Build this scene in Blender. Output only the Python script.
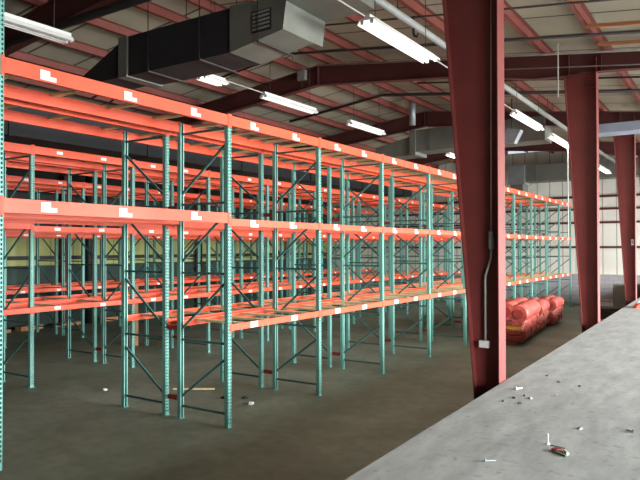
import bpy, math, random
from mathutils import Vector, Matrix
random.seed(7)
for o in list(bpy.data.objects): bpy.data.objects.remove(o)
S = bpy.context.scene
COL = S.collection

# ------------------------------------------------------------------ camera
F, YAW, PIT, ROL, EYE = 635.55, -.5838, -.013, -.002, 2.7417
def ray(px, py):
    a, b = px-320, py-240
    u = (a*math.cos(ROL)+b*math.sin(ROL))/F; v = (-a*math.sin(ROL)+b*math.cos(ROL))/F
    Y = v*math.cos(PIT)+math.sin(PIT); Z = -v*math.sin(PIT)+math.cos(PIT)
    return Vector((u*math.cos(YAW)+Z*math.sin(YAW), -u*math.sin(YAW)+Z*math.cos(YAW), -Y))
cam_d = bpy.data.cameras.new('camera'); cam = bpy.data.objects.new('camera', cam_d); COL.objects.link(cam)
fw = ray(320, 240).normalized()
rt = (ray(321, 240)-ray(320, 240)).normalized()
up = rt.cross(fw).normalized()
cam.matrix_world = Matrix(((rt.x, up.x, -fw.x, 0), (rt.y, up.y, -fw.y, 0), (rt.z, up.z, -fw.z, EYE), (0, 0, 0, 1)))
cam_d.sensor_width = 36; cam_d.lens = F*36/640; cam_d.clip_end = 200; cam_d.clip_start = .05
S.camera = cam

# ------------------------------------------------------------------ world, daylight, exposure
S.view_settings.view_transform = 'Standard'; S.view_settings.look = 'None'
S.view_settings.gamma = 1; S.view_settings.use_curve_mapping = False
S.view_settings.exposure = -0.15
w = bpy.data.worlds.new('sky'); S.world = w; w.use_nodes = True
wn = w.node_tree.nodes; bg = wn['Background']
bg.inputs[0].default_value = (.75, .85, 1, 1); bg.inputs[1].default_value = 1.0

def area(name, loc, rot, sx, sy, power, col=(1, .97, .92)):
    l = bpy.data.lights.new(name, 'AREA'); l.shape = 'RECTANGLE'; l.size = sx; l.size_y = sy
    l.energy = power; l.color = col
    o = bpy.data.objects.new(name, l); COL.objects.link(o); o.location = loc; o.rotation_euler = rot
    return o
EX, DH = 8.0, 1.2                      # east wall, dock height
DOORS = [(1.6, 3.4), (9.5, 3.4), (15.8, 3.4), (22.1, 3.4), (28.4, 3.4)]
POW = [1500, 2500, 2500, 2400, 2600]
for i, (yc, wd) in enumerate(DOORS):   # daylight through unseen dock doors added in the east wall
    a_ = area('dock_door_daylight', (EX+.1, yc, DH+1.75), (0, math.radians(58), 0), 3.4, wd, POW[i], (.97, .99, 1)); a_.data.spread = math.radians(115)
area('west_door_daylight', (-20.7, 28, 2.6), (0, math.radians(-90), 0), 3.6, 4, 110, (1, .95, .75))  # added fill lamp; the west wall has no opening here
area('north_door_daylight', (4.5, 32.4, 3.0), (math.radians(-90), 0, 0), 4, 3.4, 300, (1, .98, .95))  # lamp added to brighten the north end; that wall is closed

# ------------------------------------------------------------------ materials
def srgb(r, g, b):
    f = lambda c: (c/255/12.92) if c/255 <= .04045 else ((c/255+.055)/1.055)**2.4
    return (f(r), f(g), f(b), 1)
def mat(name, col, rough=.6, metal=0, var=.12, scale=6, bump=0, emit=None, estr=0, spec=.5, col2=None, stretch=None):
    m = bpy.data.materials.new(name); m.use_nodes = True; nt = m.node_tree; n = nt.nodes; L = nt.links
    b = n['Principled BSDF']; b.inputs['Roughness'].default_value = rough; b.inputs['Metallic'].default_value = metal
    b.inputs['Specular IOR Level'].default_value = spec
    tc = n.new('ShaderNodeTexCoord'); nz = n.new('ShaderNodeTexNoise'); nz.inputs['Scale'].default_value = scale
    nz.inputs['Detail'].default_value = 6
    if stretch:
        mp = n.new('ShaderNodeMapping'); mp.inputs['Scale'].default_value = stretch
        L.new(tc.outputs['Object'], mp.inputs[0]); L.new(mp.outputs[0], nz.inputs['Vector'])
    else: L.new(tc.outputs['Object'], nz.inputs['Vector'])
    rp = n.new('ShaderNodeValToRGB'); rp.color_ramp.elements[0].position = .32; rp.color_ramp.elements[1].position = .68
    c2 = col2 or tuple(c*(1-var) for c in col[:3])+(1,)
    c1 = col if col2 else tuple(min(1, c*(1+var)) for c in col[:3])+(1,)
    rp.color_ramp.elements[0].color = c2; rp.color_ramp.elements[1].color = c1
    L.new(nz.outputs['Fac'], rp.inputs[0]); L.new(rp.outputs[0], b.inputs['Base Color'])
    if bump:
        bp = n.new('ShaderNodeBump'); bp.inputs['Strength'].default_value = bump; bp.inputs['Distance'].default_value = .02
        L.new(nz.outputs['Fac'], bp.inputs['Height']); L.new(bp.outputs[0], b.inputs['Normal'])
    if emit:
        b.inputs['Emission Color'].default_value = emit; b.inputs['Emission Strength'].default_value = estr
    return m
M = {}
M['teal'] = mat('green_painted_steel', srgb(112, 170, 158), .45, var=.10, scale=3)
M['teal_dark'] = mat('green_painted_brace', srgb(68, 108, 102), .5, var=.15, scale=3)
M['orange'] = mat('orange_painted_beam', srgb(226, 82, 48), .45, var=.08, scale=2)
M['orange_dk'] = mat('orange_connector', srgb(208, 76, 46), .5, var=.1, scale=9)
M['sticker'] = mat('white_paper_label', srgb(245, 244, 240), .7, var=.03, scale=40)
M['wood'] = mat('pale_pine', srgb(236, 212, 166), .8, var=.22, scale=5, stretch=(1, 9, 9))
M['wood_warm'] = mat('orange_pine', srgb(160, 104, 66), .8, var=.2, scale=4, stretch=(1, 9, 9))
M['cardboard'] = mat('brown_board', srgb(176, 132, 94), .85, var=.15, scale=4)
M['rafter'] = mat('dark_rafter_primer', srgb(84, 40, 37), .6, var=.1, scale=2.5)  # maroon primer with the dim light under the roof put into its colour
M['maroon'] = mat('maroon_primer', srgb(112, 48, 44), .55, var=.10, scale=2.5)
M['purlin'] = mat('red_oxide_purlin', srgb(118, 60, 51), .6, var=.10, scale=2.5)
M['galv'] = mat('galvanised_sheet', srgb(150, 156, 160), .45, metal=.35, var=.12, scale=3)
M['duct_grey'] = mat('dull_duct_sheet', srgb(112, 114, 105), .6, metal=.1, var=.12, scale=2)
M['duct_blue'] = mat('blue_grey_duct_sheet', srgb(150, 160, 176), .6, metal=.1, var=.1, scale=2)
M['duct_black'] = mat('black_duct_wrap', srgb(34, 35, 38), .7, var=.2, scale=3, bump=.3)
M['black'] = mat('black_paint', srgb(26, 26, 27), .6, var=.2)
M['pipe'] = mat('grey_pipe', srgb(168, 168, 160), .5, var=.1)
M['pipe_dark'] = mat('dark_pipe', srgb(50, 44, 42), .6, var=.1)
M['white'] = mat('white_enamel', srgb(225, 225, 220), .4, var=.04)
M['boxgrey'] = mat('grey_box_metal', srgb(140, 142, 138), .5, var=.08)
M['red'] = mat('red_vinyl', srgb(178, 78, 68), .5, var=.28, scale=4, bump=.6, stretch=(3, .7, 3))
M['red_b'] = mat('faded_red_vinyl', srgb(158, 74, 64), .55, var=.32, scale=5, bump=.6, stretch=(3, .7, 3))
M['strap'] = mat('dark_strap', srgb(110, 28, 28), .6)
M['yellow'] = mat('yellow_tape', srgb(210, 160, 50), .6)
M['spacer'] = mat('red_brown_spacer', srgb(140, 48, 38), .6)
M['leaf'] = mat('green_scrap', srgb(70, 96, 58), .8)
M['tube_on'] = mat('lit_tube', (1, 1, 1, 1), .4, emit=(1, .98, .9, 1), estr=7)
M['tube_dim'] = mat('dim_tube', (1, 1, 1, 1), .4, emit=(1, .97, .85, 1), estr=.9)
M['tube_off'] = mat('unlit_tube', srgb(205, 205, 198), .3, var=.02, emit=(1, .97, .9, 1), estr=.04)

def floor_mat():
    m = bpy.data.materials.new('dark_worn_concrete'); m.use_nodes = True; n = m.node_tree.nodes; L = m.node_tree.links
    b = n['Principled BSDF']; tc = n.new('ShaderNodeTexCoord')
    a = n.new('ShaderNodeTexNoise'); a.inputs['Scale'].default_value = .45; a.inputs['Detail'].default_value = 8; a.inputs['Roughness'].default_value = .6
    c = n.new('ShaderNodeTexNoise'); c.inputs['Scale'].default_value = 5; c.inputs['Detail'].default_value = 8
    L.new(tc.outputs['Object'], a.inputs[0]); L.new(tc.outputs['Object'], c.inputs[0])
    r = n.new('ShaderNodeValToRGB'); e = r.color_ramp.elements
    e[0].position = .3; e[0].color = srgb(92, 100, 82); e[1].position = .7; e[1].color = srgb(132, 142, 128)
    mx = n.new('ShaderNodeMix'); mx.data_type = 'RGBA'; mx.blend_type = 'OVERLAY'; mx.inputs[0].default_value = .35
    L.new(a.outputs[0], r.inputs[0]); L.new(r.outputs[0], mx.inputs[6]); L.new(c.outputs[0], mx.inputs[7]); L.new(mx.outputs[2], b.inputs['Base Color'])
    b.inputs['Roughness'].default_value = .55; b.inputs['Specular IOR Level'].default_value = .3
    bp = n.new('ShaderNodeBump'); bp.inputs['Strength'].default_value = .1; L.new(c.outputs[0], bp.inputs['Height']); L.new(bp.outputs[0], b.inputs['Normal'])
    return m
def dock_mat():
    m = bpy.data.materials.new('pale_dock_concrete'); m.use_nodes = True; n = m.node_tree.nodes; L = m.node_tree.links
    b = n['Principled BSDF']; tc = n.new('ShaderNodeTexCoord')
    mp = n.new('ShaderNodeMapping'); mp.inputs['Scale'].default_value = (3.2, .9, 1); mp.inputs['Rotation'].default_value = (0, 0, .55)
    L.new(tc.outputs['Object'], mp.inputs[0])
    a = n.new('ShaderNodeTexNoise'); a.inputs['Scale'].default_value = 1.6; a.inputs['Detail'].default_value = 10; a.inputs['Roughness'].default_value = .65
    L.new(mp.outputs[0], a.inputs[0])
    c = n.new('ShaderNodeTexNoise'); c.inputs['Scale'].default_value = 14; c.inputs['Detail'].default_value = 6
    L.new(tc.outputs['Object'], c.inputs[0])
    r = n.new('ShaderNodeValToRGB'); e = r.color_ramp.elements
    e[0].position = .3; e[0].color = srgb(128, 131, 129); e[1].position = .68; e[1].color = srgb(160, 163, 160)
    r2 = n.new('ShaderNodeValToRGB'); e = r2.color_ramp.elements
    e[0].position = .27; e[0].color = (.62, .62, .6, 1); e[1].position = .42; e[1].color = (1, 1, 1, 1)
    mx = n.new('ShaderNodeMix'); mx.data_type = 'RGBA'; mx.blend_type = 'MULTIPLY'; mx.inputs[0].default_value = .8
    L.new(a.outputs[0], r.inputs[0]); L.new(c.outputs[0], r2.inputs[0])
    L.new(r.outputs[0], mx.inputs[6]); L.new(r2.outputs[0], mx.inputs[7]); L.new(mx.outputs[2], b.inputs['Base Color'])
    b.inputs['Roughness'].default_value = .7
    bp = n.new('ShaderNodeBump'); bp.inputs['Strength'].default_value = .2; bp.inputs['Distance'].default_value = .01
    L.new(a.outputs[0], bp.inputs['Height']); L.new(bp.outputs[0], b.inputs['Normal'])
    return m
def panel_mat(name, col, axis, spacing, line, seam=.02, lo=None):
    """sheet surface with a thin darker seam every <spacing> metres along an axis"""
    m = bpy.data.materials.new(name); m.use_nodes = True; n = m.node_tree.nodes; L = m.node_tree.links
    b = n['Principled BSDF']; tc = n.new('ShaderNodeTexCoord'); sp = n.new('ShaderNodeSeparateXYZ'); L.new(tc.outputs['Object'], sp.inputs[0])
    d = n.new('ShaderNodeMath'); d.operation = 'DIVIDE'; d.inputs[1].default_value = spacing; L.new(sp.outputs[axis], d.inputs[0])
    fr = n.new('ShaderNodeMath'); fr.operation = 'FRACT'; L.new(d.outputs[0], fr.inputs[0])
    lt = n.new('ShaderNodeMath'); lt.operation = 'LESS_THAN'; lt.inputs[1].default_value = seam; L.new(fr.outputs[0], lt.inputs[0])
    nz = n.new('ShaderNodeTexNoise'); nz.inputs['Scale'].default_value = .9; nz.inputs['Detail'].default_value = 5; L.new(tc.outputs['Object'], nz.inputs[0])
    r = n.new('ShaderNodeValToRGB'); e = r.color_ramp.elements
    e[0].position = .3; e[0].color = tuple(c*.84 for c in col[:3])+(1,); e[1].position = .7; e[1].color = col
    L.new(nz.outputs[0], r.inputs[0])
    mx = n.new('ShaderNodeMix'); mx.data_type = 'RGBA'; L.new(lt.outputs[0], mx.inputs[0]); L.new(r.outputs[0], mx.inputs[6]); mx.inputs[7].default_value = line
    L.new(mx.outputs[2], b.inputs['Base Color']); b.inputs['Roughness'].default_value = .75
    wv = n.new('ShaderNodeBump'); wv.inputs['Strength'].default_value = .6; wv.inputs['Distance'].default_value = .03; wv.invert = True
    L.new(lt.outputs[0], wv.inputs['Height']); L.new(wv.outputs[0], b.inputs['Normal'])
    return m
def block_mat(name, col, mortar):
    m = bpy.data.materials.new(name); m.use_nodes = True; n = m.node_tree.nodes; L = m.node_tree.links
    b = n['Principled BSDF']; tc = n.new('ShaderNodeTexCoord'); mp = n.new('ShaderNodeMapping'); mp.inputs['Rotation'].default_value = (math.radians(90), 0, 0)
    br = n.new('ShaderNodeTexBrick'); br.inputs['Scale'].default_value = 1; br.inputs['Brick Width'].default_value = .4; br.inputs['Row Height'].default_value = .2
    br.inputs['Mortar Size'].default_value = .008; br.inputs['Color1'].default_value = col; br.inputs['Color2'].default_value = tuple(c*.9 for c in col[:3])+(1,)
    br.inputs['Mortar'].default_value = mortar
    L.new(tc.outputs['Object'], mp.inputs[0]); L.new(mp.outputs[0], br.inputs[0]); L.new(br.outputs[0], b.inputs['Base Color']); b.inputs['Roughness'].default_value = .8
    return m
M['floor'] = floor_mat(); M['dock'] = dock_mat()
M['roof'] = panel_mat('white_roof_insulation', srgb(168, 162, 142), 1, 1.22, srgb(70, 60, 50), .05)
M['north'] = panel_mat('ribbed_wall_panel', srgb(240, 238, 226), 0, .61, srgb(176, 172, 160), .08)
M['west'] = panel_mat('yellowed_wall_panel', srgb(176, 180, 112), 1, .92, srgb(110, 112, 72), .04)
M['block'] = block_mat('grey_block', srgb(172, 168, 172), srgb(140, 138, 140))
M['dark_clad'] = mat('dark_insulation_facing', srgb(40, 42, 40), .8, var=.2, scale=1)  # near-black colour standing for the unlit upper west wall
M['green_wall'] = mat('dark_green_wainscot', srgb(34, 56, 48), .7, var=.3, scale=.8)

# ------------------------------------------------------------------ mesh building
class MB:
    def __init__(s): s.v = []; s.f = []
    def quad(s, a, b, c, d):
        n = len(s.v); s.v += [tuple(a), tuple(b), tuple(c), tuple(d)]; s.f.append((n, n+1, n+2, n+3)); return s
    def box(s, x0, x1, y0, y1, z0, z1):
        n = len(s.v)
        s.v += [(x0, y0, z0), (x1, y0, z0), (x1, y1, z0), (x0, y1, z0), (x0, y0, z1), (x1, y0, z1), (x1, y1, z1), (x0, y1, z1)]
        for f in ((0, 3, 2, 1), (4, 5, 6, 7), (0, 1, 5, 4), (1, 2, 6, 5), (2, 3, 7, 6), (3, 0, 4, 7)): s.f.append(tuple(n+i for i in f))
        return s
    def bar(s, p, q, w, h, upv=(0, 0, 1)):
        """rectangular bar from p to q"""
        p, q = Vector(p), Vector(q); d = (q-p).normalized(); u = Vector(upv)
        if abs(d.dot(u)) > .99: u = Vector((1, 0, 0))
        a = d.cross(u).normalized(); b = a.cross(d).normalized(); n = len(s.v)
        for e in (p, q):
            for i, j in ((-1, -1), (1, -1), (1, 1), (-1, 1)): s.v.append(tuple(e+a*i*w/2+b*j*h/2))
        for f in ((0, 1, 2, 3), (7, 6, 5, 4), (0, 4, 5, 1), (1, 5, 6, 2), (2, 6, 7, 3), (3, 7, 4, 0)): s.f.append(tuple(n+i for i in f))
        return s
    def tube(s, pts, r, seg=10, cap=True):
        pts = [Vector(p) for p in pts]; n0 = len(s.v); k = len(pts)
        rr = r if isinstance(r, (list, tuple)) else [r]*k
        for i, p in enumerate(pts):
            d = (pts[min(i+1, k-1)]-pts[max(i-1, 0)]).normalized()
            u = Vector((0, 0, 1)) if abs(d.z) < .9 else Vector((1, 0, 0))
            a = d.cross(u).normalized(); b = a.cross(d).normalized()
            for j in range(seg):
                t = 2*math.pi*j/seg; s.v.append(tuple(p+(a*math.cos(t)+b*math.sin(t))*rr[i]))
        for i in range(k-1):
            for j in range(seg):
                s.f.append((n0+i*seg+j, n0+i*seg+(j+1) % seg, n0+(i+1)*seg+(j+1) % seg, n0+(i+1)*seg+j))
        if cap:
            s.f.append(tuple(n0+j for j in range(seg))[::-1]); s.f.append(tuple(n0+(k-1)*seg+j for j in range(seg)))
        return s
    def prism(s, poly, axis, a0, a1):
        """polygon given in the two other axes, extruded along axis"""
        n = len(s.v); k = len(poly)
        for a in (a0, a1):
            for p, q in poly: s.v.append({'y': (p, a, q), 'x': (a, p, q), 'z': (p, q, a)}[axis])
        s.f.append(tuple(range(n, n+k))); s.f.append(tuple(range(n+2*k-1, n+k-1, -1)))
        for i in range(k): s.f.append((n+i, n+k+i, n+k+(i+1) % k, n+(i+1) % k))
        return s
    def mesh(s, name, m, smooth=False):
        me = bpy.data.meshes.new(name); me.from_pydata(s.v, [], s.f); me.materials.append(m)
        import bmesh
        b = bmesh.new(); b.from_mesh(me); bmesh.ops.recalc_face_normals(b, faces=b.faces); b.to_mesh(me); b.free()
        if smooth:
            for p in me.polygons: p.use_smooth = True
        me.update(); return me
    def build(s, name, m, parent=None, smooth=False, loc=None):
        return place(name, s.mesh(name, m, smooth), parent, loc)
def place(name, me, parent=None, loc=None, rz=0, scale=None):
    o = bpy.data.objects.new(name, me); COL.objects.link(o)
    if parent: o.parent = parent
    if loc: o.location = loc
    if rz: o.rotation_euler = (0, 0, rz)
    if scale: o.scale = scale
    return o
def tag(o, label=None, cat=None, group=None, kind=None):
    if label: o['label'] = label
    if cat: o['category'] = cat
    if group: o['group'] = group
    if kind: o['kind'] = kind
    return o
def thing(name, label, cat, loc=(0, 0, 0), rz=0, group=None):
    o = bpy.data.objects.new(name, None); COL.objects.link(o); o.location = loc; o.rotation_euler = (0, 0, rz); o.empty_display_size = .2
    return tag(o, label, cat, group)
def copy_tree(o, parent=None):
    c = o.copy(); COL.objects.link(c); c.parent = parent
    for ch in o.children: copy_tree(ch, c)
    return c

# ------------------------------------------------------------------ the setting
WX, NY, SY = -20.8, 32.8, -12.0
XE = -2.28
ex = lambda y: -2.13-.0215*y             # face of the dock, running very slightly askew
XR, ZR, SL = -9.4, 7.64, .12              # ridge x, rafter-top height, roof slope
rtop = lambda x: ZR-SL*abs(x-XR)
MB().prism([(WX, SY), (ex(SY), SY), (ex(NY), NY), (WX, NY)], 'z', -.2, 0).build('floor', M['floor']); tag(bpy.data.objects['floor'], kind='structure')
d = MB().prism([(ex(SY), SY), (EX, SY), (EX, NY), (ex(NY), NY)], 'z', -.2, DH)
dock = tag(d.build('floor_dock', M['dock']), kind='structure')
PR = .2
ceil = MB().prism([(WX, rtop(WX)+PR), (XR, rtop(XR)+PR), (EX, rtop(EX)+PR), (EX, rtop(EX)+PR+.12), (XR, rtop(XR)+PR+.12), (WX, rtop(WX)+PR+.12)], 'y', SY, NY).build('ceiling', M['roof'])
tag(ceil, kind='structure')
# north wall: block base, ribbed panels, girts
zl = 1.42
wn_ = MB().box(WX, EX, NY, NY+.15, zl, 7.6).build('wall_north', M['north']); tag(wn_, kind='structure')
MB().box(WX, EX, NY-.06, NY+.15, 0, zl).build('block_base', M['block'], wn_)
for z in (2.77, 3.95, 4.6, 5.2):
    MB().box(WX, EX, NY-.12, NY-.001, z-.05, z+.05).build('girt', M['rafter'], wn_)
MB().box(WX, EX, NY-.1, NY-.061, zl-.02, zl+.05).build('sill', M['pipe'], wn_)
ww = MB().box(WX-.15, WX, SY, NY, 2.15, 7).build('wall_west', M['west']); tag(ww, kind='structure')
MB().box(WX-.15, WX+.06, SY, NY, 0, 2.15).build('wainscot', M['green_wall'], ww)
MB().box(WX-.15, WX+.03, SY, NY, 3.35, 7).build('upper_cladding', M['dark_clad'], ww)  # sheet painted dark in place of shade high on the wall
for z in (2.42, 3.3):
    MB().box(WX+.001, WX+.12, SY, NY, z-.07, z+.07).build('girt', M['black'], ww)
tag(MB().box(WX, EX, SY-.15, SY, 0, 7.6).build('wall_south', M['boxgrey']), kind='structure')
# unseen east wall, its dock door openings invented to supply daylight
e = MB(); ys = [SY]
for yc, wd in DOORS: ys += [yc-wd/2, yc+wd/2]
ys.append(NY)
for i in range(0, len(ys), 2): e.box(EX+.2, EX+.35, ys[i], ys[i+1], 0, 7)
e.box(EX+.2, EX+.35, SY, NY, DH+3.5, 7)
for i in range(1, len(ys)-1, 2): e.box(EX+.2, EX+.35, ys[i], ys[i+1], 0, DH)
tag(e.build('wall_east', M['north']), kind='structure')
# purlins run the length of the building
PX = [x*1.035 for x in [-18.4, -17.1, -15.8, -14.6, -13.35, -12.1, -10.85, -9.65, -8.65, -7.42, -6.17, -4.78, -3.36, -2.2, -.9, .4, 1.8, 3.2, 4.6, 6.0, 7.3]]
for x in PX:
    z = rtop(x); m = MB()
    m.box(x-.004, x+.004, SY, NY, z, z+PR-.004)
    m.box(x-.07, x+.004, SY, NY, z, z+.008); m.box(x-.004, x+.07, SY, NY, z+PR-.03, z+PR-.022)
    m.build('purlin', M['purlin'], ceil)

# ------------------------------------------------------------------ steel frames: tapered columns and rafters
FR = [7.3, 14.2, 21.1, 28.0]
names = ['nearest', 'second', 'third', 'fourth']
clab = ['maroon tapered steel column at the dock edge, nearest, carrying a grey conduit and outlet box',
        'maroon tapered steel column at the dock edge, second along behind the nearest one',
        'maroon tapered steel column at the dock edge, third along near the photo right edge',
        'maroon tapered steel column at the dock edge, farthest one by the north wall']
for i, y in enumerate(FR):
    t = thing('steel_column', clab[i], 'column', (-2.5, y, 0), group=None)
    loc = (2.5, -y, 0); FE = ex(y)-.012
    w0, w1 = [(-2.51, .0784), (-2.69, .061), (-2.80, .06), (-2.95, .06)][i]; wb = lambda z: w0-w1*z
    zt = 6.40
    p = MB().prism([(FE-.012, .02), (FE-.012, zt), (wb(zt), zt), (wb(.02), .02)], 'y', y-.007, y+.007).build('web', M['maroon'], t, loc=loc)
    MB().box(FE-.012, FE, y-.125, y+.125, .02, zt+.3).build('dock_side_flange', M['maroon'], t, loc=loc)
    a, b = wb(.02), wb(zt)
    MB().prism([(a, .02), (b, zt), (b-.014, zt), (a-.014, .02)], 'y', y-.11, y+.11).build('rack_side_flange', M['maroon'], t, loc=loc)
    MB().box(a-.06, FE, y-.14, y+.14, 0, .02).build('base_plate', M['maroon'], t, loc=loc)
    MB().box(FE-.24, FE-.012, y-.09, y+.09, zt-.32, zt-.3).build('stiffener', M['maroon'], t, loc=loc)
rlab = ['dark maroon roof rafter overhead, nearest, above the black duct', 'dark maroon roof rafter meeting the second steel column, with a grey junction box',
        'dark maroon roof rafter meeting the third steel column, behind the second rafter', 'dark maroon roof rafter farthest back, in front of the north wall']
for i, y in enumerate(FR):
    t = thing('roof_rafter', rlab[i], 'rafter', (XR, y, 6.9)); loc = (-XR, -y, -6.9)
    bot = [(-20.6, 5.45), (-19.6, 5.65), (-15, 6.5), (XR, 7.13), (-7.0, 6.90), (-5.55, 6.77), (-3.75, 6.44), (-3.08, 6.405), (-2.3, 6.405), (-1, 6.3), (EX, 5.2)]
    top = [(EX, rtop(EX)-.002), (XR, rtop(XR)-.002), (-20.6, rtop(-20.6)-.002)]
    MB().prism(bot+top, 'y', y-.006, y+.006).build('web', M['rafter'], t, loc=loc)
    m = MB()
    for (x0, z0), (x1, z1) in zip(bot[:-1], bot[1:]): m.prism([(x0, z0), (x1, z1), (x1, z1-.012), (x0, z0-.012)], 'y', y-.1, y+.1)
    m.build('bottom_flange', M['rafter'], t, loc=loc)
    m = MB()
    for (x0, z0), (x1, z1) in zip(top[:-1], top[1:]): m.prism([(x0, z0), (x1, z1), (x1, z1-.012), (x0, z0-.012)], 'y', y-.1, y+.1)
    m.build('top_flange', M['rafter'], t, loc=loc)
    for x in (-2.36, -3.0, XR):
        zz = {-2.36: 6.41, -3.0: 6.41, XR: 7.13}[x]
        MB().box(x-.006, x+.006, y-.09, y+.09, zz, rtop(x)-.014).build('stiffener_plate', M['rafter'], t, loc=loc)
for i, y in enumerate(FR):      # west wall columns
    t = thing('wall_column', 'dark red steel column against the west wall behind all the racks', 'column', (-20.55, y, 0), group='steel columns on the west wall')
    MB().box(-.006, .006, -.1, .1, 0, 5.4).build('web', M['maroon'], t)
    MB().box(-.12, .12, -.1, -.088, 0, 5.4).build('flange', M['maroon'], t)
    MB().box(-.12, .12, .088, .1, 0, 5.4).build('flange', M['maroon'], t)

# ------------------------------------------------------------------ pallet racks
HP = 4.78                        # post height
def post_mesh():
    m = MB(); W = .038
    for X in (0.0, -.004):
        for a, b in ((-W, -.029), (-.009, .009), (.029, W)): m.quad((X, a, 0), (X, b, 0), (X, b, HP), (X, a, HP))
        z = .06
        for a, b in ((-.029, -.009), (.009, .029)):
            zs = 0.; z = .06
            while z < HP-.03:
                m.quad((X, a, zs), (X, b, zs), (X, b, z), (X, a, z)); zs = z+.028; z += .0508
            m.quad((X, a, zs), (X, b, zs), (X, b, HP), (X, a, HP))
    for sgn in (-1, 1):
        m.box(-.07, 0, sgn*W-.0025, sgn*W+.0025, 0, HP)
        m.box(-.073, -.069, min(sgn*W, sgn*.018), max(sgn*W, sgn*.018), 0, HP)
    m.box(-.09, .02, -.055, .055, 0, .006)
    me = bpy.data.meshes.new('post'); me.from_pydata(m.v, [], m.f); me.materials.append(M['teal']); return me
PM = post_mesh()
def post_short():                # corner post cut off above the floor with a sloping lower leg
    m = MB(); W = .038; Z0 = .40
    for X in (0.0, -.004):
        for a, b in ((-W, -.029), (-.009, .009), (.029, W)): m.quad((X, a, Z0), (X, b, Z0), (X, b, HP+1.2), (X, a, HP+1.2))
        for a, b in ((-.029, -.009), (.009, .029)):
            zs = Z0; z = Z0+.09
            while z < HP+1.17:
                m.quad((X, a, zs), (X, b, zs), (X, b, z), (X, a, z)); zs = z+.028; z += .0508
            m.quad((X, a, zs), (X, b, zs), (X, b, HP+1.2), (X, a, HP+1.2))
    for sgn in (-1, 1):
        m.box(-.07, 0, sgn*W-.0025, sgn*W+.0025, Z0, HP+1.2)
    m.bar((-.03, 0, Z0+.03), (-.93, 0, .04), .07, .07)
    me = bpy.data.meshes.new('post'); me.from_pydata(m.v, [], m.f); me.materials.append(M['teal']); return me
DEP = 1.09
HZ = [.2, 1.27, 2.35, 3.45, 4.6]
DG = [(.33, 1.08), (1.42, 2.26), (2.5, 3.33), (3.6, 4.4)]
def c_bar(p, q):
    m = MB(); p, q = Vector(p), Vector(q); m.bar(p, q, .006, .034, (0, 0, 1))
    d = (q-p).normalized(); n = Vector((-d.z, 0, d.x)) if abs(d.y) < .1 else Vector((0, 0, 1))
    for s in (-1, 1):
        o = n*s*.016+Vector((0, .012, 0)); m.bar(p+o, q+o, .024, .003, tuple(n))
    return m
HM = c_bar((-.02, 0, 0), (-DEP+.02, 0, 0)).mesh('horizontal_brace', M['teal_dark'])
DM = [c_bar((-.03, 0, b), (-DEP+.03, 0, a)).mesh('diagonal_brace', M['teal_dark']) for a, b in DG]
def frame(parent, y, short=False):
    f = bpy.data.objects.new('upright_frame', None); COL.objects.link(f); f.parent = parent; f.location = (0, y, 0)
    place('post', post_short() if short else PM, f)
    place('post', PM, f, (-DEP, 0, 0), math.pi)
    for z in HZ: place('horizontal_brace', HM, f, (0, 0, z))
    for me in DM: place('diagonal_brace', me, f)
    return f
beam_cache = {}
def beam_mesh(L, h):
    k = (round(L, 3), h)
    if k not in beam_cache:
        a = MB()                 # step beam: full-height front, lower ledge behind; local x=0 is the front face
        a.box(-.03, .0, 0, L, -h, 0); a.box(-.055, -.03, 0, L, -h, -.04)
        # rolled edge line on the front
        a.box(0, .003, 0, L, -.012, 0); a.box(0, .003, 0, L, -h, -h+.012)
        b = MB().box(.0, .006, -.038, .004, -h-.03, .02)
        beam_cache[k] = (a.mesh('beam', M['orange']), b.mesh('end_connector', M['orange_dk']))
    return beam_cache[k]
st_mesh = {}
def sticker_mesh(kind):
    if kind not in st_mesh:
        m = MB()
        if kind == 'L':          # square label with a strip running on at its foot
            m.box(0, .001, 0, .12, -.055, .055); m.box(0, .001, .12, .20, -.055, -.005)
        elif kind == 'W': m.box(0, .001, 0, .18, -.045, .045)
        else: m.box(0, .001, 0, .14, -.03, .03)
        st_mesh[kind] = m.mesh('paper_label', M['sticker'])
    return st_mesh[kind]
def beam(parent, x, y0, L, ztop, h, facing, stick=None, skind='L'):
    """facing +1: front looks toward +x, -1 toward -x"""
    bm_, cm = beam_mesh(L, h)
    if facing > 0: o = place('beam', bm_, parent, (x+.003, y0, ztop))
    else: o = place('beam', bm_, parent, (x-.003, y0+L, ztop), math.pi)
    place('end_connector', cm, o, (0, 0, 0)); place('end_connector', cm, o, (0, L+.034, 0))
    for f in (stick or ()):
        f += random.uniform(-.02, .02)
        place('paper_label', sticker_mesh(skind), o, (.0035, L*f, -h/2+random.uniform(-.01, .005)))
    return o
wood_m = {}
def board(parent, x0, x1, y, z, wd=.09, mt='wood'):
    k = (round(x1-x0, 2), wd, mt)
    if k not in wood_m: wood_m[k] = MB().box(0, x1-x0, -wd/2, wd/2, -.035, 0).mesh('support_board', M[mt])
    o = place('support_board', wood_m[k], parent, (x0, y, z)); return o

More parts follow.
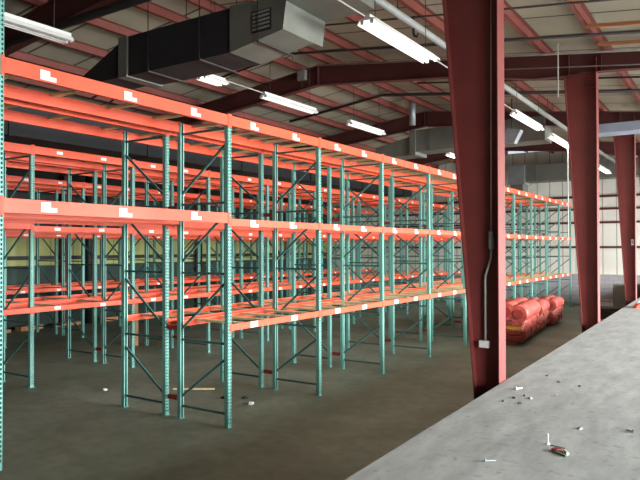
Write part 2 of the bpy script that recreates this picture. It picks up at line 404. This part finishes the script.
YS = [7.37+2.515*k for k in range(6)]+[22.2, 24.4, 26.6, 28.8, 31.0]
Y0 = 7.37-3.63
def rack(x_aisle, side, label, left=True, low_left=True, stickers=True, boards=2, l1=True, spacers=False, skind='S', big=False):
    """one single-depth row. local origin at its aisle face; side +1 = aisle on the east, -1 = aisle on the west"""
    t = thing('pallet_rack', label, 'pallet rack', (x_aisle, 0, 0))
    ys = ([Y0] if left else [])+YS
    # children are in local coordinates with aisle at +x; for side -1 mirror by placing frames rotated
    def fr(y, short=False):
        f = frame(t, y, short)
        if side < 0: f.rotation_euler = (0, 0, math.pi)
        return f
    for y in ys: fr(y, short=(big and y == Y0))
    for a, b in zip(ys[:-1], ys[1:]):
        L = b-a-.076; ya = a+.038; lb = (a == Y0)
        lv = [(3, 4.79, .155 if not lb else .165), (2, 3.20 if not lb else 3.285, .11 if not lb else .155)]
        if l1 and not (lb and not low_left): lv.append((1, 1.575, .10))
        for n, zt, h in lv:
            fs = ((.125, .44, .775) if lb else (.185, .64)) if stickers else ()
            kd = skind if skind == 'S' else ('W' if n == 1 else 'L')
            xa = 0; xr = side*(-DEP)
            beam(t, xa, ya, L, zt, h, side, fs, kd)
            beam(t, xr, ya, L, zt, h, -side)
            if n in (1, 3):
                nb = (4 if lb else boards+(1 if n == 3 else 0))
                for j in range(nb):
                    xx = sorted((side*(-.032), side*(-DEP+.032)))
                    board(t, xx[0], xx[1], ya+L*(j+.5)/nb+random.uniform(-.08, .08), zt-.004, random.choice((.09, .11, .13)))
    if spacers:
        sm = MB().box(-.10, .10, -.025, .025, -.035, .035).mesh('row_spacer', M['spacer'])
        for y in ys[1:]:
            for z in (.32, 1.45, 3.4): place('row_spacer', sm, t, (-DEP-.133, y, z))
    return t
R1 = rack(-6.53, 1, 'green and orange pallet rack row nearest the dock, long unbroken front with white labels', low_left=False, boards=4, spacers=True, skind='L', big=True)
R2 = rack(-8.985, -1, 'green and orange pallet rack row standing back to back behind the front row', low_left=False, boards=3)
R3 = rack(-11.70, 1, 'green and orange pallet rack row across the first aisle, facing the dock', boards=2, spacers=True)
R4 = rack(-14.155, -1, 'green and orange pallet rack row backing the rack across the first aisle', boards=2)
R5 = rack(-16.97, 1, 'green and orange pallet rack row across the second aisle, facing the dock', boards=2, spacers=True)
R6 = rack(-19.425, -1, 'green and orange pallet rack row farthest back, beside the dark green west wall', boards=2)

# ------------------------------------------------------------------ ducts
def duct_common(t, m, name, mt, loc=(0, 0, 0)): return m.build(name, M[mt], t)
t = thing('air_duct', 'large black wrapped air duct overhead, with galvanised grille section stepping up to the roof', 'duct')
MB().box(-9.0, -6.6, 7.48, 8.25, 5.8, 6.5).build('wrapped_section', M['duct_black'], t)
MB().box(-9.22, -9.0, 7.44, 8.29, 5.78, 6.5).build('collar', M['duct_grey'], t)
MB().prism([(-9.22, 5.82), (-9.22, 6.45), (-10.4, 5.95), (-10.4, 5.8)], 'y', 7.5, 8.2).build('tapered_section', M['duct_black'], t)
MB().prism([(-6.6, 5.79), (-5.56, 5.96), (-5.53, 6.45), (-6.6, 6.52)], 'y', 7.45, 8.24).build('grille_section', M['duct_grey'], t)
MB().prism([(-5.56, 5.97), (-5.5, 6.36), (-4.62, 6.38), (-4.62, 6.76), (-5.56, 6.8)], 'y', 7.44, 8.5).build('roof_section', M['duct_grey'], t)
g = MB().box(-6.14, -5.78, 7.43, 7.45, 6.0, 6.32).build('grille', M['black'], t)
for k in range(5): MB().bar((-6.12, 7.425, 6.04+k*.06), (-5.8, 7.425, 6.05+k*.06), .012, .03).build('louvre', M['boxgrey'], g)
for x in (-8.4, -7.2, -6.0):
    for y in (7.4, 8.3): MB().tube([(x, y, 5.78), (x, y, rtop(x)+.02)], .008, 6).build('hanger_rod', M['black'], t)
    MB().box(x-.02, x+.02, 7.4, 8.3, 5.755 if x < -6.6 else 5.84, 5.779 if x < -6.6 else 5.86).build('strap', M['pipe_dark'], t)
t = thing('air_duct', 'dull grey air duct hung under the roof beside the nearest column, beyond the second rafter', 'duct')
MB().box(-9.72, -5.2, 21.0, 21.9, 6.22, 7.0).build('duct_body', M['duct_grey'], t)
MB().box(-9.95, -9.72, 20.95, 21.95, 6.1, 7.0).build('collar', M['duct_grey'], t)
MB().prism([(-9.95, 6.12), (-9.95, 6.8), (-11.4, 6.5), (-11.4, 6.05)], 'y', 21.05, 21.85).build('tapered_section', M['duct_grey'], t)
for x in (-9.2, -7.5): MB().tube([(x, 20.96, 6.2), (x, 20.96, rtop(x))], .01, 6).build('hanger_rod', M['pipe_dark'], t)
t = thing('air_duct', 'long grey air duct high against the north wall above the far end of the racks', 'duct')
MB().box(-8.7, -3.3, 31.3, 32.2, 5.95, 6.75).build('duct_body', M['duct_grey'], t)
MB().box(-9.5, -8.7, 31.2, 32.3, 5.85, 6.78).build('elbow', M['galv'], t)
MB().box(-9.4, -8.8, 31.25, 32.2, 4.6, 5.85).build('drop_section', M['duct_grey'], t)
for x in (-8.2, -5.5): MB().tube([(x, 31.26, 5.95), (x, 31.26, rtop(x))], .01, 6).build('hanger_rod', M['pipe_dark'], t)
t = thing('air_duct', 'blue grey flat duct overhead to the right of the second steel column', 'duct')
MB().box(-3.3, 4.5, 18.6, 19.3, 5.86, 6.1).build('duct_body', M['duct_blue'], t)
for x in (-1.5, 1): MB().tube([(x, 18.57, 5.86), (x, 18.57, rtop(x))], .01, 6).build('hanger_rod', M['pipe_dark'], t)
t = tag(MB().tube([(-9.2, 19.6, 6.9), (-9.2, 19.6, 7.8)], .11, 16).build('vent_pipe', M['galv'], smooth=True), 'short galvanised round vent pipe hanging from the roof ridge', 'vent pipe')

# ------------------------------------------------------------------ fluorescent strip lights
def strip(x, y0, L, z, label, on, wide=.2, watts=0, drops=True):
    t = thing('strip_light', label, 'ceiling light', (x, y0, z))
    MB().prism([(-wide/2, -.03), (-wide/2+.03, .03), (-.05, .05), (-.05, .10), (.05, .10), (.05, .05), (wide/2-.03, .03), (wide/2, -.03), (wide/2-.012, -.03), (wide/2-.045, .02), (-wide/2+.045, .02), (-wide/2+.012, -.03)], 'y', 0, L).build('reflector', M['white'], t)
    for s in (-1, 1):
        MB().tube([(s*wide*.24, .03, -.01), (s*wide*.24, L-.03, -.01)], .019, 10).build('tube', M[on], t, smooth=True)
        MB().box(s*wide*.24-.025, s*wide*.24+.025, 0, .03, -.035, .02).build('lamp_holder', M['white'], t)
        MB().box(s*wide*.24-.025, s*wide*.24+.025, L-.03, L, -.035, .02).build('lamp_holder', M['white'], t)
    if drops:
        for yy in (.25, L-.25): MB().tube([(0, yy, .1), (0, yy, rtop(x)+.02-z)], .006, 6).build('hanger_rod', M['pipe_dark'], t)
    if watts:
        l = bpy.data.lights.new('lamp_glow', 'AREA'); l.shape = 'RECTANGLE'; l.size = wide*.8; l.size_y = L; l.energy = watts; l.color = (1, .97, .86)
        o = bpy.data.objects.new('lamp_glow', l); COL.objects.link(o); o.parent = t; o.location = (0, L/2, -.045)
    return t
RF, ZF = -4.44, 6.0
strip(RF, 7.95, 2.3, ZF, 'brightly lit fluorescent strip light left of the nearest column, largest in view', 'tube_on', .33, 60)
strip(RF-.1, 15.4, 2.5, ZF, 'lit twin tube strip light just right of the nearest column', 'tube_on', .22, 45)
strip(RF-.14, 19.2, 2.5, ZF, 'lit twin tube strip light just left of the second column', 'tube_on', .22, 45)
strip(RF-.3, 27.6, 2.5, ZF, 'small lit strip light seen just right of the second column', 'tube_on', .22, 10)
RC, ZC = -9.0, 6.2
strip(RC, 11.3, 2.1, ZC, 'dim twin tube strip light above the racks, left of the middle of the photo', 'tube_dim', .22, 14)
strip(RC, 15.1, 2.0, ZC, 'dim twin tube strip light above the racks behind the second rafter', 'tube_dim', .22, 14)
strip(RC, 22.2, 1.9, ZC, 'small bright strip light low under the dull grey duct beside the nearest column', 'tube_on', .22, 8)
strip(-8.5, 8.8, .62, 6.0, 'short bright strip light glowing under the black duct', 'tube_on', .3, 10)
strip(-8.25, 3.35, 2.42, 5.82, 'unlit white twin tube strip light in the upper left corner', 'tube_off', .24)
# conduit feeding the east row of lights
tag(MB().tube([(RF-.02, -1, ZF+.07), (RF-.02, 7.93, ZF+.07)], .012, 6).tube([(RF-.02, 10.27, ZF+.07), (RF-.1, 15.37, ZF+.07)], .012, 6).build('conduit', M['pipe']), 'thin pale conduit linking the row of lights nearest the dock', 'conduit')
tag(MB().tube([(-8.98, 9.45, 6.27), (-9.0, 11.27, 6.27)], .012, 6).build('conduit', M['pipe']), 'thin pale conduit between the two lights beside the black duct', 'conduit')
tag(MB().tube([(-4.62, 21.55, 5.96), (-4.62, 21.55, 2.9)], .02, 6).build('hanging_cord', M['pipe']), 'thin pale cord hanging straight down from the light by the second column', 'cord')

# ------------------------------------------------------------------ roof pipes and timbers
t = thing('roof_pipe', 'thick pale grey pipe running lengthwise under the roof, behind the nearest column', 'pipe')
MB().tube([(-4.62, -2, 6.56), (-4.62, 31, 6.56)], .065, 14).build('pipe_run', M['boxgrey'], t, smooth=True)
for y in (9.3, 12.3, 15.8, 19, 23): MB().tube([(-4.62, y, 6.62), (-4.62, y, rtop(-4.62)+.01)], .01, 6).build('hanger_rod', M['pipe_dark'], t)
for y in (11.0, 12.0): MB().tube([(-4.62, y, 6.56), (-4.62, y, 6.56)], .08, 8).build('coupling', M['pipe_dark'], t) if False else None
def cross_pipe(y, x0, x1, dz, r, mt, label, name='sprinkler_pipe'):
    m = MB(); pts = [(x0, y, rtop(x0)-dz)]
    if x0 < XR < x1: pts.append((XR, y, rtop(XR)-dz))
    pts.append((x1, y, rtop(x1)-dz)); m.tube(pts, r, 8)
    return tag(m.build(name, M[mt], smooth=True), label, 'pipe')
cross_pipe(12.7, -12, 5, .06, .03, 'pipe_dark', 'dark thin pipe crossing under the roof just in front of the second rafter')
cross_pipe(13.95, -9.3, 5, .05, .022, 'pipe', 'pale pipe along the top of the second rafter')
cross_pipe(13.98, -5, 5, .33, .012, 'pipe', 'thin pale rod along the side of the second rafter', 'tie_rod')
cross_pipe(16.3, -7.5, 5, .05, .025, 'pipe_dark', 'dark thin pipe crossing under the roof behind the second column')
cross_pipe(10.9, -12, 5, .04, .02, 'pipe_dark', 'dark thin rod crossing under the roof beyond the nearest column', 'tie_rod')
cross_pipe(17.8, -13, 5, .06, .05, 'pipe_dark', 'dark pipe crossing under the roof above the farther dim light')
for k, y in enumerate((10.7, 12.2, 13.4, 15.0)):
    x0, x1 = -2.3, 2.4
    m = MB(); m.bar((x0, y, rtop(x0)-.04), (x1, y, rtop(x1)-.04), .05, .06)
    tag(m.build('timber', M['wood_warm']), 'orange brown timber batten crossing under the purlins, upper right', 'timber', 'timber battens under the roof, upper right')
tag(MB().tube([(-3.05, 13.4, rtop(-3.05)+.02), (-3.05, 13.4, 5.8)], .013, 6).build('drop_rod', M['pipe']), 'thin pale rod hanging beside the top of the second column', 'rod')
t = thing('junction_box', 'small grey junction box with a short pull on the second rafter', 'junction box', (-9.85, 14.05, 7.42))
MB().box(-.12, .12, -.06, .06, -.13, .13).build('housing', M['boxgrey'], t)
MB().tube([(0, -.02, -.13), (0, -.02, -.32)], .012, 6).build('pull', M['pipe_dark'], t)
t = thing('hook', 'black steel hook hanging from the thick grey roof pipe', 'hook', (-4.62, 9.9, 6.5))
MB().tube([(0, 0, .2), (0, 0, -.08), (.02, 0, -.14), (.07, 0, -.16), (.1, 0, -.12)], .022, 8).build('hook_body', M['black'], t, smooth=True)

tag(MB().tube([(-16, 7.0, 6.75), (-4.4, 7.0, 6.85)], .075, 12).build('service_pipe', M['black'], smooth=True), 'thick black pipe crossing overhead in front of the black duct', 'pipe')
tag(MB().tube([(-11.5, 8.6, 5.95), (-9.25, 8.4, 6.35)], .02, 8).build('cable', M['black'], smooth=True), 'black cable slanting up to the black duct, upper one of two', 'cable')
tag(MB().tube([(-11.3, 8.9, 5.9), (-9.25, 8.5, 6.2)], .02, 8).build('cable', M['black'], smooth=True), 'black cable slanting up to the black duct, lower one of two', 'cable')
t = thing('main_duct', 'long black wrapped duct running lengthwise above the racks across the first aisle', 'duct', (-14.4, 2, 5.3))
MB().box(-.75, .75, -8, 27, 0, 1.0).build('duct_body', M['duct_black'], t)  # black box added to stand for darkness under the west roof
for k in range(9): MB().box(-.78, .78, -6+k*4, -5.94+k*4, -.02, 1.02).build('band', M['black'], t)
t = thing('duct_outlet', 'small galvanised duct outlet hanging right of the nearest column', 'duct outlet', (-5.66, 19.0, 6.05))
MB().prism([(-.28, -.12), (.1, -.2), (.3, .18), (-.1, .26)], 'y', -.15, .15).build('hood', M['galv'], t)
MB().tube([(0, 0, .2), (0, 0, rtop(-5.66)-6.05+.02)], .02, 8).build('hanger_rod', M['pipe_dark'], t)

# ------------------------------------------------------------------ conduit and outlet box on the nearest column
y = FR[0]-.03
t = thing('wall_conduit', 'thin grey electrical conduit with a bend, running down the nearest column to an outlet box', 'conduit', (-2.42, y, 0))
MB().tube([(0.02, 0, 6.1), (.005, 0, 2.95)], .008, 8).build('upper_conduit', M['pipe'], t, smooth=True)
MB().tube([(.005, 0, 2.95), (.005, 0, 2.92), (.005, 0, 2.75), (.005, 0, 2.72)], [.02, .034, .034, .02], 12).build('coupling_box', M['boxgrey'], t, smooth=True)
MB().tube([(.005, 0, 2.72), (0, 0, 2.62), (-.065, 0, 2.42), (-.07, 0, 2.34), (-.07, 0, 1.66)], .014, 8).build('lower_conduit', M['pipe'], t, smooth=True)
MB().box(-.135, -.02, -.035, .02, 1.58, 1.66).build('outlet_box', M['white'], t)
t = thing('alarm_box', 'tiny white box high on the third column', 'box', (-2.68, FR[2]-.04, 2.9))
MB().box(-.04, .04, -.03, .03, -.09, .09).build('housing', M['white'], t); MB().box(-.02, .02, -.045, -.03, -.03, .05).build('cover', M['boxgrey'], t)

# ------------------------------------------------------------------ rolled red bundles on the floor
def bundle(x, y, L, W, H, label, mt, rz=.1, seed=1):
    rnd = random.Random(seed)
    t = thing('sheeting_bundle', label, 'bundle', (x, y, 0), rz)
    n, seg = 15, 44; m = MB(); w2 = W/2; HT = H; H = H*.80
    def prof(a, f, k=1.):
        # rounded block with three long rolls ridged across its top and a plump dock-side flank
        c, s_ = math.cos(a), math.sin(a)
        px = math.copysign(abs(c)**.7, c)*w2; pz = H/2+math.copysign(abs(s_)**.75, s_)*H/2
        if s_ > -.2:
            g = abs(math.sin(3*a+.5))**.6
            px *= .82+.20*g; pz = H/2+(pz-H/2)*(.66+.38*g)
        q = 1+.03*math.sin(11*f+5*a)+.02*math.sin(23*f+2*a+seed)
        return px*q*k, H/2+(pz-H/2)*q*k
    for i in range(n):
        f = i/(n-1); k = 1-.10*max(0, abs(f-.5)-.38)/.12
        if abs(f-.3) < .04 or abs(f-.72) < .04: k *= .955
        for j in range(seg):
            a = 2*math.pi*j/seg; px, pz = prof(a, f, k)
            m.v.append((px+rnd.uniform(-.006, .006), f*L, max(.003, pz+rnd.uniform(-.006, .006))))
    for i in range(n-1):
        for j in range(seg): m.f.append((i*seg+j, i*seg+(j+1) % seg, (i+1)*seg+(j+1) % seg, (i+1)*seg+j))
    m.f.append(tuple(range(seg))[::-1]); m.f.append(tuple((n-1)*seg+j for j in range(seg)))
    body = m.build('wrapped_roll', M[mt], t, smooth=True)
    for f in (.3, .72):
        c = []
        for j in range(25):
            px, pz = prof(2*math.pi*j/24, f, .975); c.append((px, f*L, max(.012, pz)))
        MB().tube(c, .014, 5, cap=False).build('strap', M['strap'], body)
    # folded layers showing at both ends
    for e, yy in ((-1, 0), (1, L)):
        z = .04
        while z < H*.86:
            h = rnd.uniform(.035, .075); ww = w2*math.sin(math.pi*min(.92, max(.16, z/H)))**.5*rnd.uniform(.72, .9); m = MB(); sh = rnd.uniform(-.06, .06)
            pts = [(-ww+sh, 0), (-ww*.4+sh, -.03), (sh, .015), (ww*.5+sh, -.02), (ww+sh, .01), (ww+sh, h*.7), (ww*.4+sh, h*.6), (sh-.05, h*.95), (-ww*.5+sh, h*.65), (-ww+sh, h*.8)]
            m.prism([(a_, max(.003, z+b_)) for a_, b_ in pts], 'y', min(yy-e*.1, yy+e*rnd.uniform(.03, .12)), max(yy-e*.1, yy+e*rnd.uniform(.03, .12)))
            m.build('folded_layer', M[rnd.choice(['red', 'red_b', 'spacer', mt] + (['yellow'] if .4 < z < .5 else []))], t); z += h
    for k, xx in enumerate((-.27*W, .02*W, .29*W)):
        r = .225*W; zc = HT-r*(1.0 if k == 1 else 1.2); q = 9; pts = []; rr = []
        for j in range(q):
            f = j/(q-1); pts.append((xx+.015*math.sin(5*f+k+seed), -.06+rnd.uniform(-.01, .01)+f*(L+.1), zc+.012*math.sin(7*f+2*k)))
            rr.append(r*(.93 if j in (0, q-1) else 1-.05*(j in (2, 6))+rnd.uniform(-.02, .02)))
        lg = MB().tube(pts, rr, 18).build('top_roll', M[('red_b', mt, 'red')[k]], t, smooth=False)
        for p in lg.data.polygons: p.use_smooth = len(p.vertices) == 4
        for e, yy in ((-1, -.07), (1, L+.05)):
            MB().tube([(xx, yy, zc), (xx, yy+e*.03, zc)], r*.5, 12).build('roll_core', M['spacer'], lg)
    return t
bundle(-5.56, 18.0, 2.3, 1.2, 1.2, 'large bright red folded sheeting bundle strapped on the floor, nearest of the three', 'red', seed=3)
bundle(-5.72, 20.6, 1.9, 1.0, 1.05, 'faded red folded sheeting bundle on the floor, middle of the three', 'red_b', .12, 5)
bundle(-5.78, 22.95, 1.9, .92, .98, 'small looking red folded sheeting bundle on the floor, farthest of the three', 'red_b', .1, 8)

# ------------------------------------------------------------------ things at the far end
t = thing('metal_cabinet', 'grey metal cabinet standing near the north wall, between the second and third columns', 'cabinet', (-4.25, 30.3, 0))
MB().box(-.35, .35, -.3, .3, .05, 1.15).build('body', M['duct_grey'], t); MB().box(-.33, .33, -.32, -.3, .1, 1.1).build('door', M['boxgrey'], t)
MB().tube([(.22, -.34, .6), (.22, -.34, .75)], .012, 6).build('handle', M['black'], t)
MB().box(-.35, .35, -.28, .28, 0, .05).build('plinth', M['black'], t)
t = thing('machine_housing', 'dark brown machine housing beside the grey cabinet, behind the third column', 'machine', (-3.3, 29.6, 0))
MB().box(-.55, .55, -.6, .6, .06, 1.2).build('body', M['black'], t); MB().box(-.5, .5, -.62, -.6, .2, 1.0).build('front_panel', M['pipe_dark'], t)
for x in (-.45, .45): MB().box(x-.05, x+.05, -.5, .5, 0, .06).build('skid', M['black'], t)
def pallet(x, y, z, label, rz=0, mt='pipe_dark'):
    t = thing('wooden_pallet', label, 'pallet', (x, y, z), rz)
    for k in range(7): MB().box(-.6, .6, -.5+k*.155, -.5+k*.155+.1, .12, .14).build('deck_board', M[mt], t)
    for yy in (-.5, -.03, .42): MB().box(-.6, .6, yy, yy+.05, .02, .12).build('stringer', M[mt], t)
    for xx in (-.55, 0, .45): MB().box(xx, xx+.1, -.5, .5, 0, .02).build('bottom_board', M[mt], t)
for k in range(3): pallet(-4.5, 26.8, .142*k, ['dark wooden pallet on the floor, lowest of a stack by the second column', 'dark wooden pallet, middle of the stack by the second column', 'dark wooden pallet, topmost of the stack by the second column'][k], .05*k)
t = thing('storage_box', 'small white box on the floor beyond the pallet stack, right of the second column', 'box', (-5.05, 31.3, 0))
MB().box(-.4, .4, -.25, .25, 0, .32).build('body', M['white'], t); MB().box(-.42, .42, -.27, .27, .32, .36).build('lid', M['boxgrey'], t)
t = thing('fuel_can', 'small red can on the floor beside the pallet stack', 'can', (-4.9, 25.6, 0))
MB().box(-.14, .14, -.1, .1, 0, .36).build('body', M['red'], t); MB().tube([(0, 0, .36), (0, 0, .42)], .03, 10).build('cap', M['black'], t)
# things by the west side
t = tag(MB().box(-.12, .12, -.015, .015, 0, 1.75).build('leaning_board', M['cardboard'], loc=(-14.3, 12.1, 0)), 'upright brown board standing behind the racks across the first aisle', 'board')
t.rotation_euler = (0, 0, 1.0)
tag(MB().tube([(-20.1, 14.9, 0), (-20.1, 14.9, 6.0)], .13, 12).build('downpipe', M['black'], smooth=True), 'thick black vertical pipe behind the farthest rack row', 'pipe')
for k, (x, y, l, rz) in enumerate([(-20.2, 11.2, 1.3, 1.4), (-20.15, 12.6, .9, 1.7), (-20.2, 14.1, 1.0, 1.5), (-20.15, 16.2, 1.2, 1.6)]):
    tag(MB().box(-l/2, l/2, -.15, .15, 0, .1+.04*(k % 2)).build('timber_offcut', M['cardboard'], loc=(x, y, 0)), 'brown timber offcut lying at the foot of the green west wall', 'timber', 'timber offcuts along the west wall').rotation_euler = (0, 0, rz)
def piece(name, label, cat, m, mt, x, y, z, rz=0): 
    o = m.build(name, M[mt], loc=(x, y, z)); o.rotation_euler = (0, 0, rz); return tag(o, label, cat)
piece('wood_scrap', 'thin pale wood strip lying on the dark floor behind the front rack', 'wood scrap', MB().box(-.4, .4, -.03, .03, 0, .02), 'wood', -8.9, 9.0, 0, .6)
for k, (x, y) in enumerate([(-7.9, 8.75), (-7.55, 8.95), (-7.2, 8.7)]):
    piece('debris_chip', ['small black rubble chip on the floor inside the front rack, left one', 'small black rubble chip on the floor inside the front rack, largest', 'pale rubble chip on the floor inside the front rack'][k], 'rubble', MB().prism([(-.05, 0), (.04, 0), (.05, .025), (-.01, .045), (-.04, .03)], 'y', -.03, .04), ['black', 'black', 'sticker'][k], x, y, 0, k)
piece('paper_scrap', 'small white paper scrap alone on the floor at the left', 'paper scrap', MB().prism([(-.05, 0), (.05, 0), (.03, .02), (-.02, .03)], 'y', -.03, .04), 'sticker', -10.3, 8.0, 0)
piece('leaf_scrap', 'small tan scrap on the dark floor below the dock edge', 'scrap', MB().prism([(-.04, 0), (.04, 0), (0, .07)], 'y', -.01, .01), 'yellow', -3.25, 8.6, 0, .5)

# ------------------------------------------------------------------ debris on the dock
def bolt(x, y, rz, label, stand=False, s=1., mt='galv'):
    t = thing('bolt', label, 'bolt', (x, y, DH), rz)
    if stand:
        MB().tube([(0, 0, 0), (0, 0, .012)], .016*s, 6).build('head', M[mt], t); MB().tube([(0, 0, .012), (0, 0, .085*s)], .006*s, 8).build('shank', M[mt], t)
    else:
        MB().tube([(0, 0, .014*s), (.01, 0, .014*s)], .014*s, 6).build('head', M[mt], t); MB().tube([(.01, 0, .008*s), (.085*s, 0, .007*s)], .0055*s, 8).build('shank', M[mt], t)
    return t
bolt(-1.27, 5.16, 0, 'small white bolt standing upright on the dock, beside the green scrap', True, 1.0, 'white')
bolt(-1.55, 4.49, .7, 'pale bolt lying on the dock, nearest the lower edge of the photo')
bolt(-.75, 5.87, 2.5, 'dark bolt lying alone on the dock at the right edge', mt='pipe_dark', s=.9)
bolt(-2.05, 6.95, 1.1, 'pale bolt lying on the dock beside the nearest column', s=1.2, mt='white')
piece('tape_strip', 'thin grey strip lying on the dock between the standing bolt and the green scrap', 'strip', MB().box(0, .12, -.005, .005, 0, .004), 'pipe_dark', -1.25, 5.15, DH, -.25)
t = thing('crumpled_tag', 'crumpled green and red scrap lying on the dock near the standing bolt', 'scrap', (-1.14, 4.99, DH), .3)
MB().prism([(-.045, 0), (.03, -.09), (.05, -.02), (.03, .02), (-.02, .03)], 'z', .001, .012).build('green_part', M['leaf'], t)
MB().prism([(-.06, .03), (-.02, .02), (.02, .05), (-.03, .07)], 'z', .001, .022).build('red_part', M['strap'], t)
MB().tube([(.03, .03, .012), (.05, -.04, .012)], .011, 8).build('white_part', M['white'], t)
spots = [(-1.95, 6.55), (-1.88, 6.7), (-1.8, 6.62), (-1.83, 6.35), (-2.0, 6.35), (-1.62, 6.9), (-1.5, 7.5), (-1.95, 7.9), (-1.15, 5.75), (-1.75, 7.6), (-1.0, 8.6), (-.2, 6.9)]
cm = [MB().prism([(-.02*s, 0), (.022*s, 0), (.014*s, .012), (-.008*s, .016)], 'y', -.012*s, .014*s).mesh('concrete_crumb', M[m_]) for s, m_ in ((1, 'pipe_dark'), (.7, 'pipe_dark'), (1.1, 'boxgrey'))]
for k, (x, y) in enumerate(spots):
    o = place('concrete_crumb', cm[k % 3], None, (x, y, DH), k*1.3)
    tag(o, 'tiny dark crumb of concrete on the pale dock', 'rubble', 'concrete crumbs scattered over the dock')
t = thing('crumpled_bag', 'crumpled white and orange plastic bag on the dock at the right edge', 'bag', (-2.02, 18.3, DH), .4)
m = MB(); seg = 14; rows = 6
for i in range(rows):
    f = i/(rows-1)
    for j in range(seg):
        a = 2*math.pi*j/seg; r = (1-f**1.6)*(1+.25*math.sin(3*a+i)+random.uniform(-.12, .12)); m.v.append((.32*r*math.cos(a), .26*r*math.sin(a), .002+.26*f))
for i in range(rows-1):
    for j in range(seg): m.f.append((i*seg+j, i*seg+(j+1) % seg, (i+1)*seg+(j+1) % seg, (i+1)*seg+j))
m.f.append(tuple(range(seg))[::-1]); m.build('bag_body', M['white'], t)
MB().prism([(-.34, .0), (-.05, .0), (-.1, .1), (-.2, .13), (-.3, .08)], 'y', -.3, -.05).build('orange_fold', M['orange'], t)
piece('flat_cardboard', 'flattened brown cardboard lying on the dock edge beside the crumpled bag', 'cardboard', MB().box(-.18, .5, -.6, .6, 0, .012), 'cardboard', -2.05, 17.4+2.6, DH)
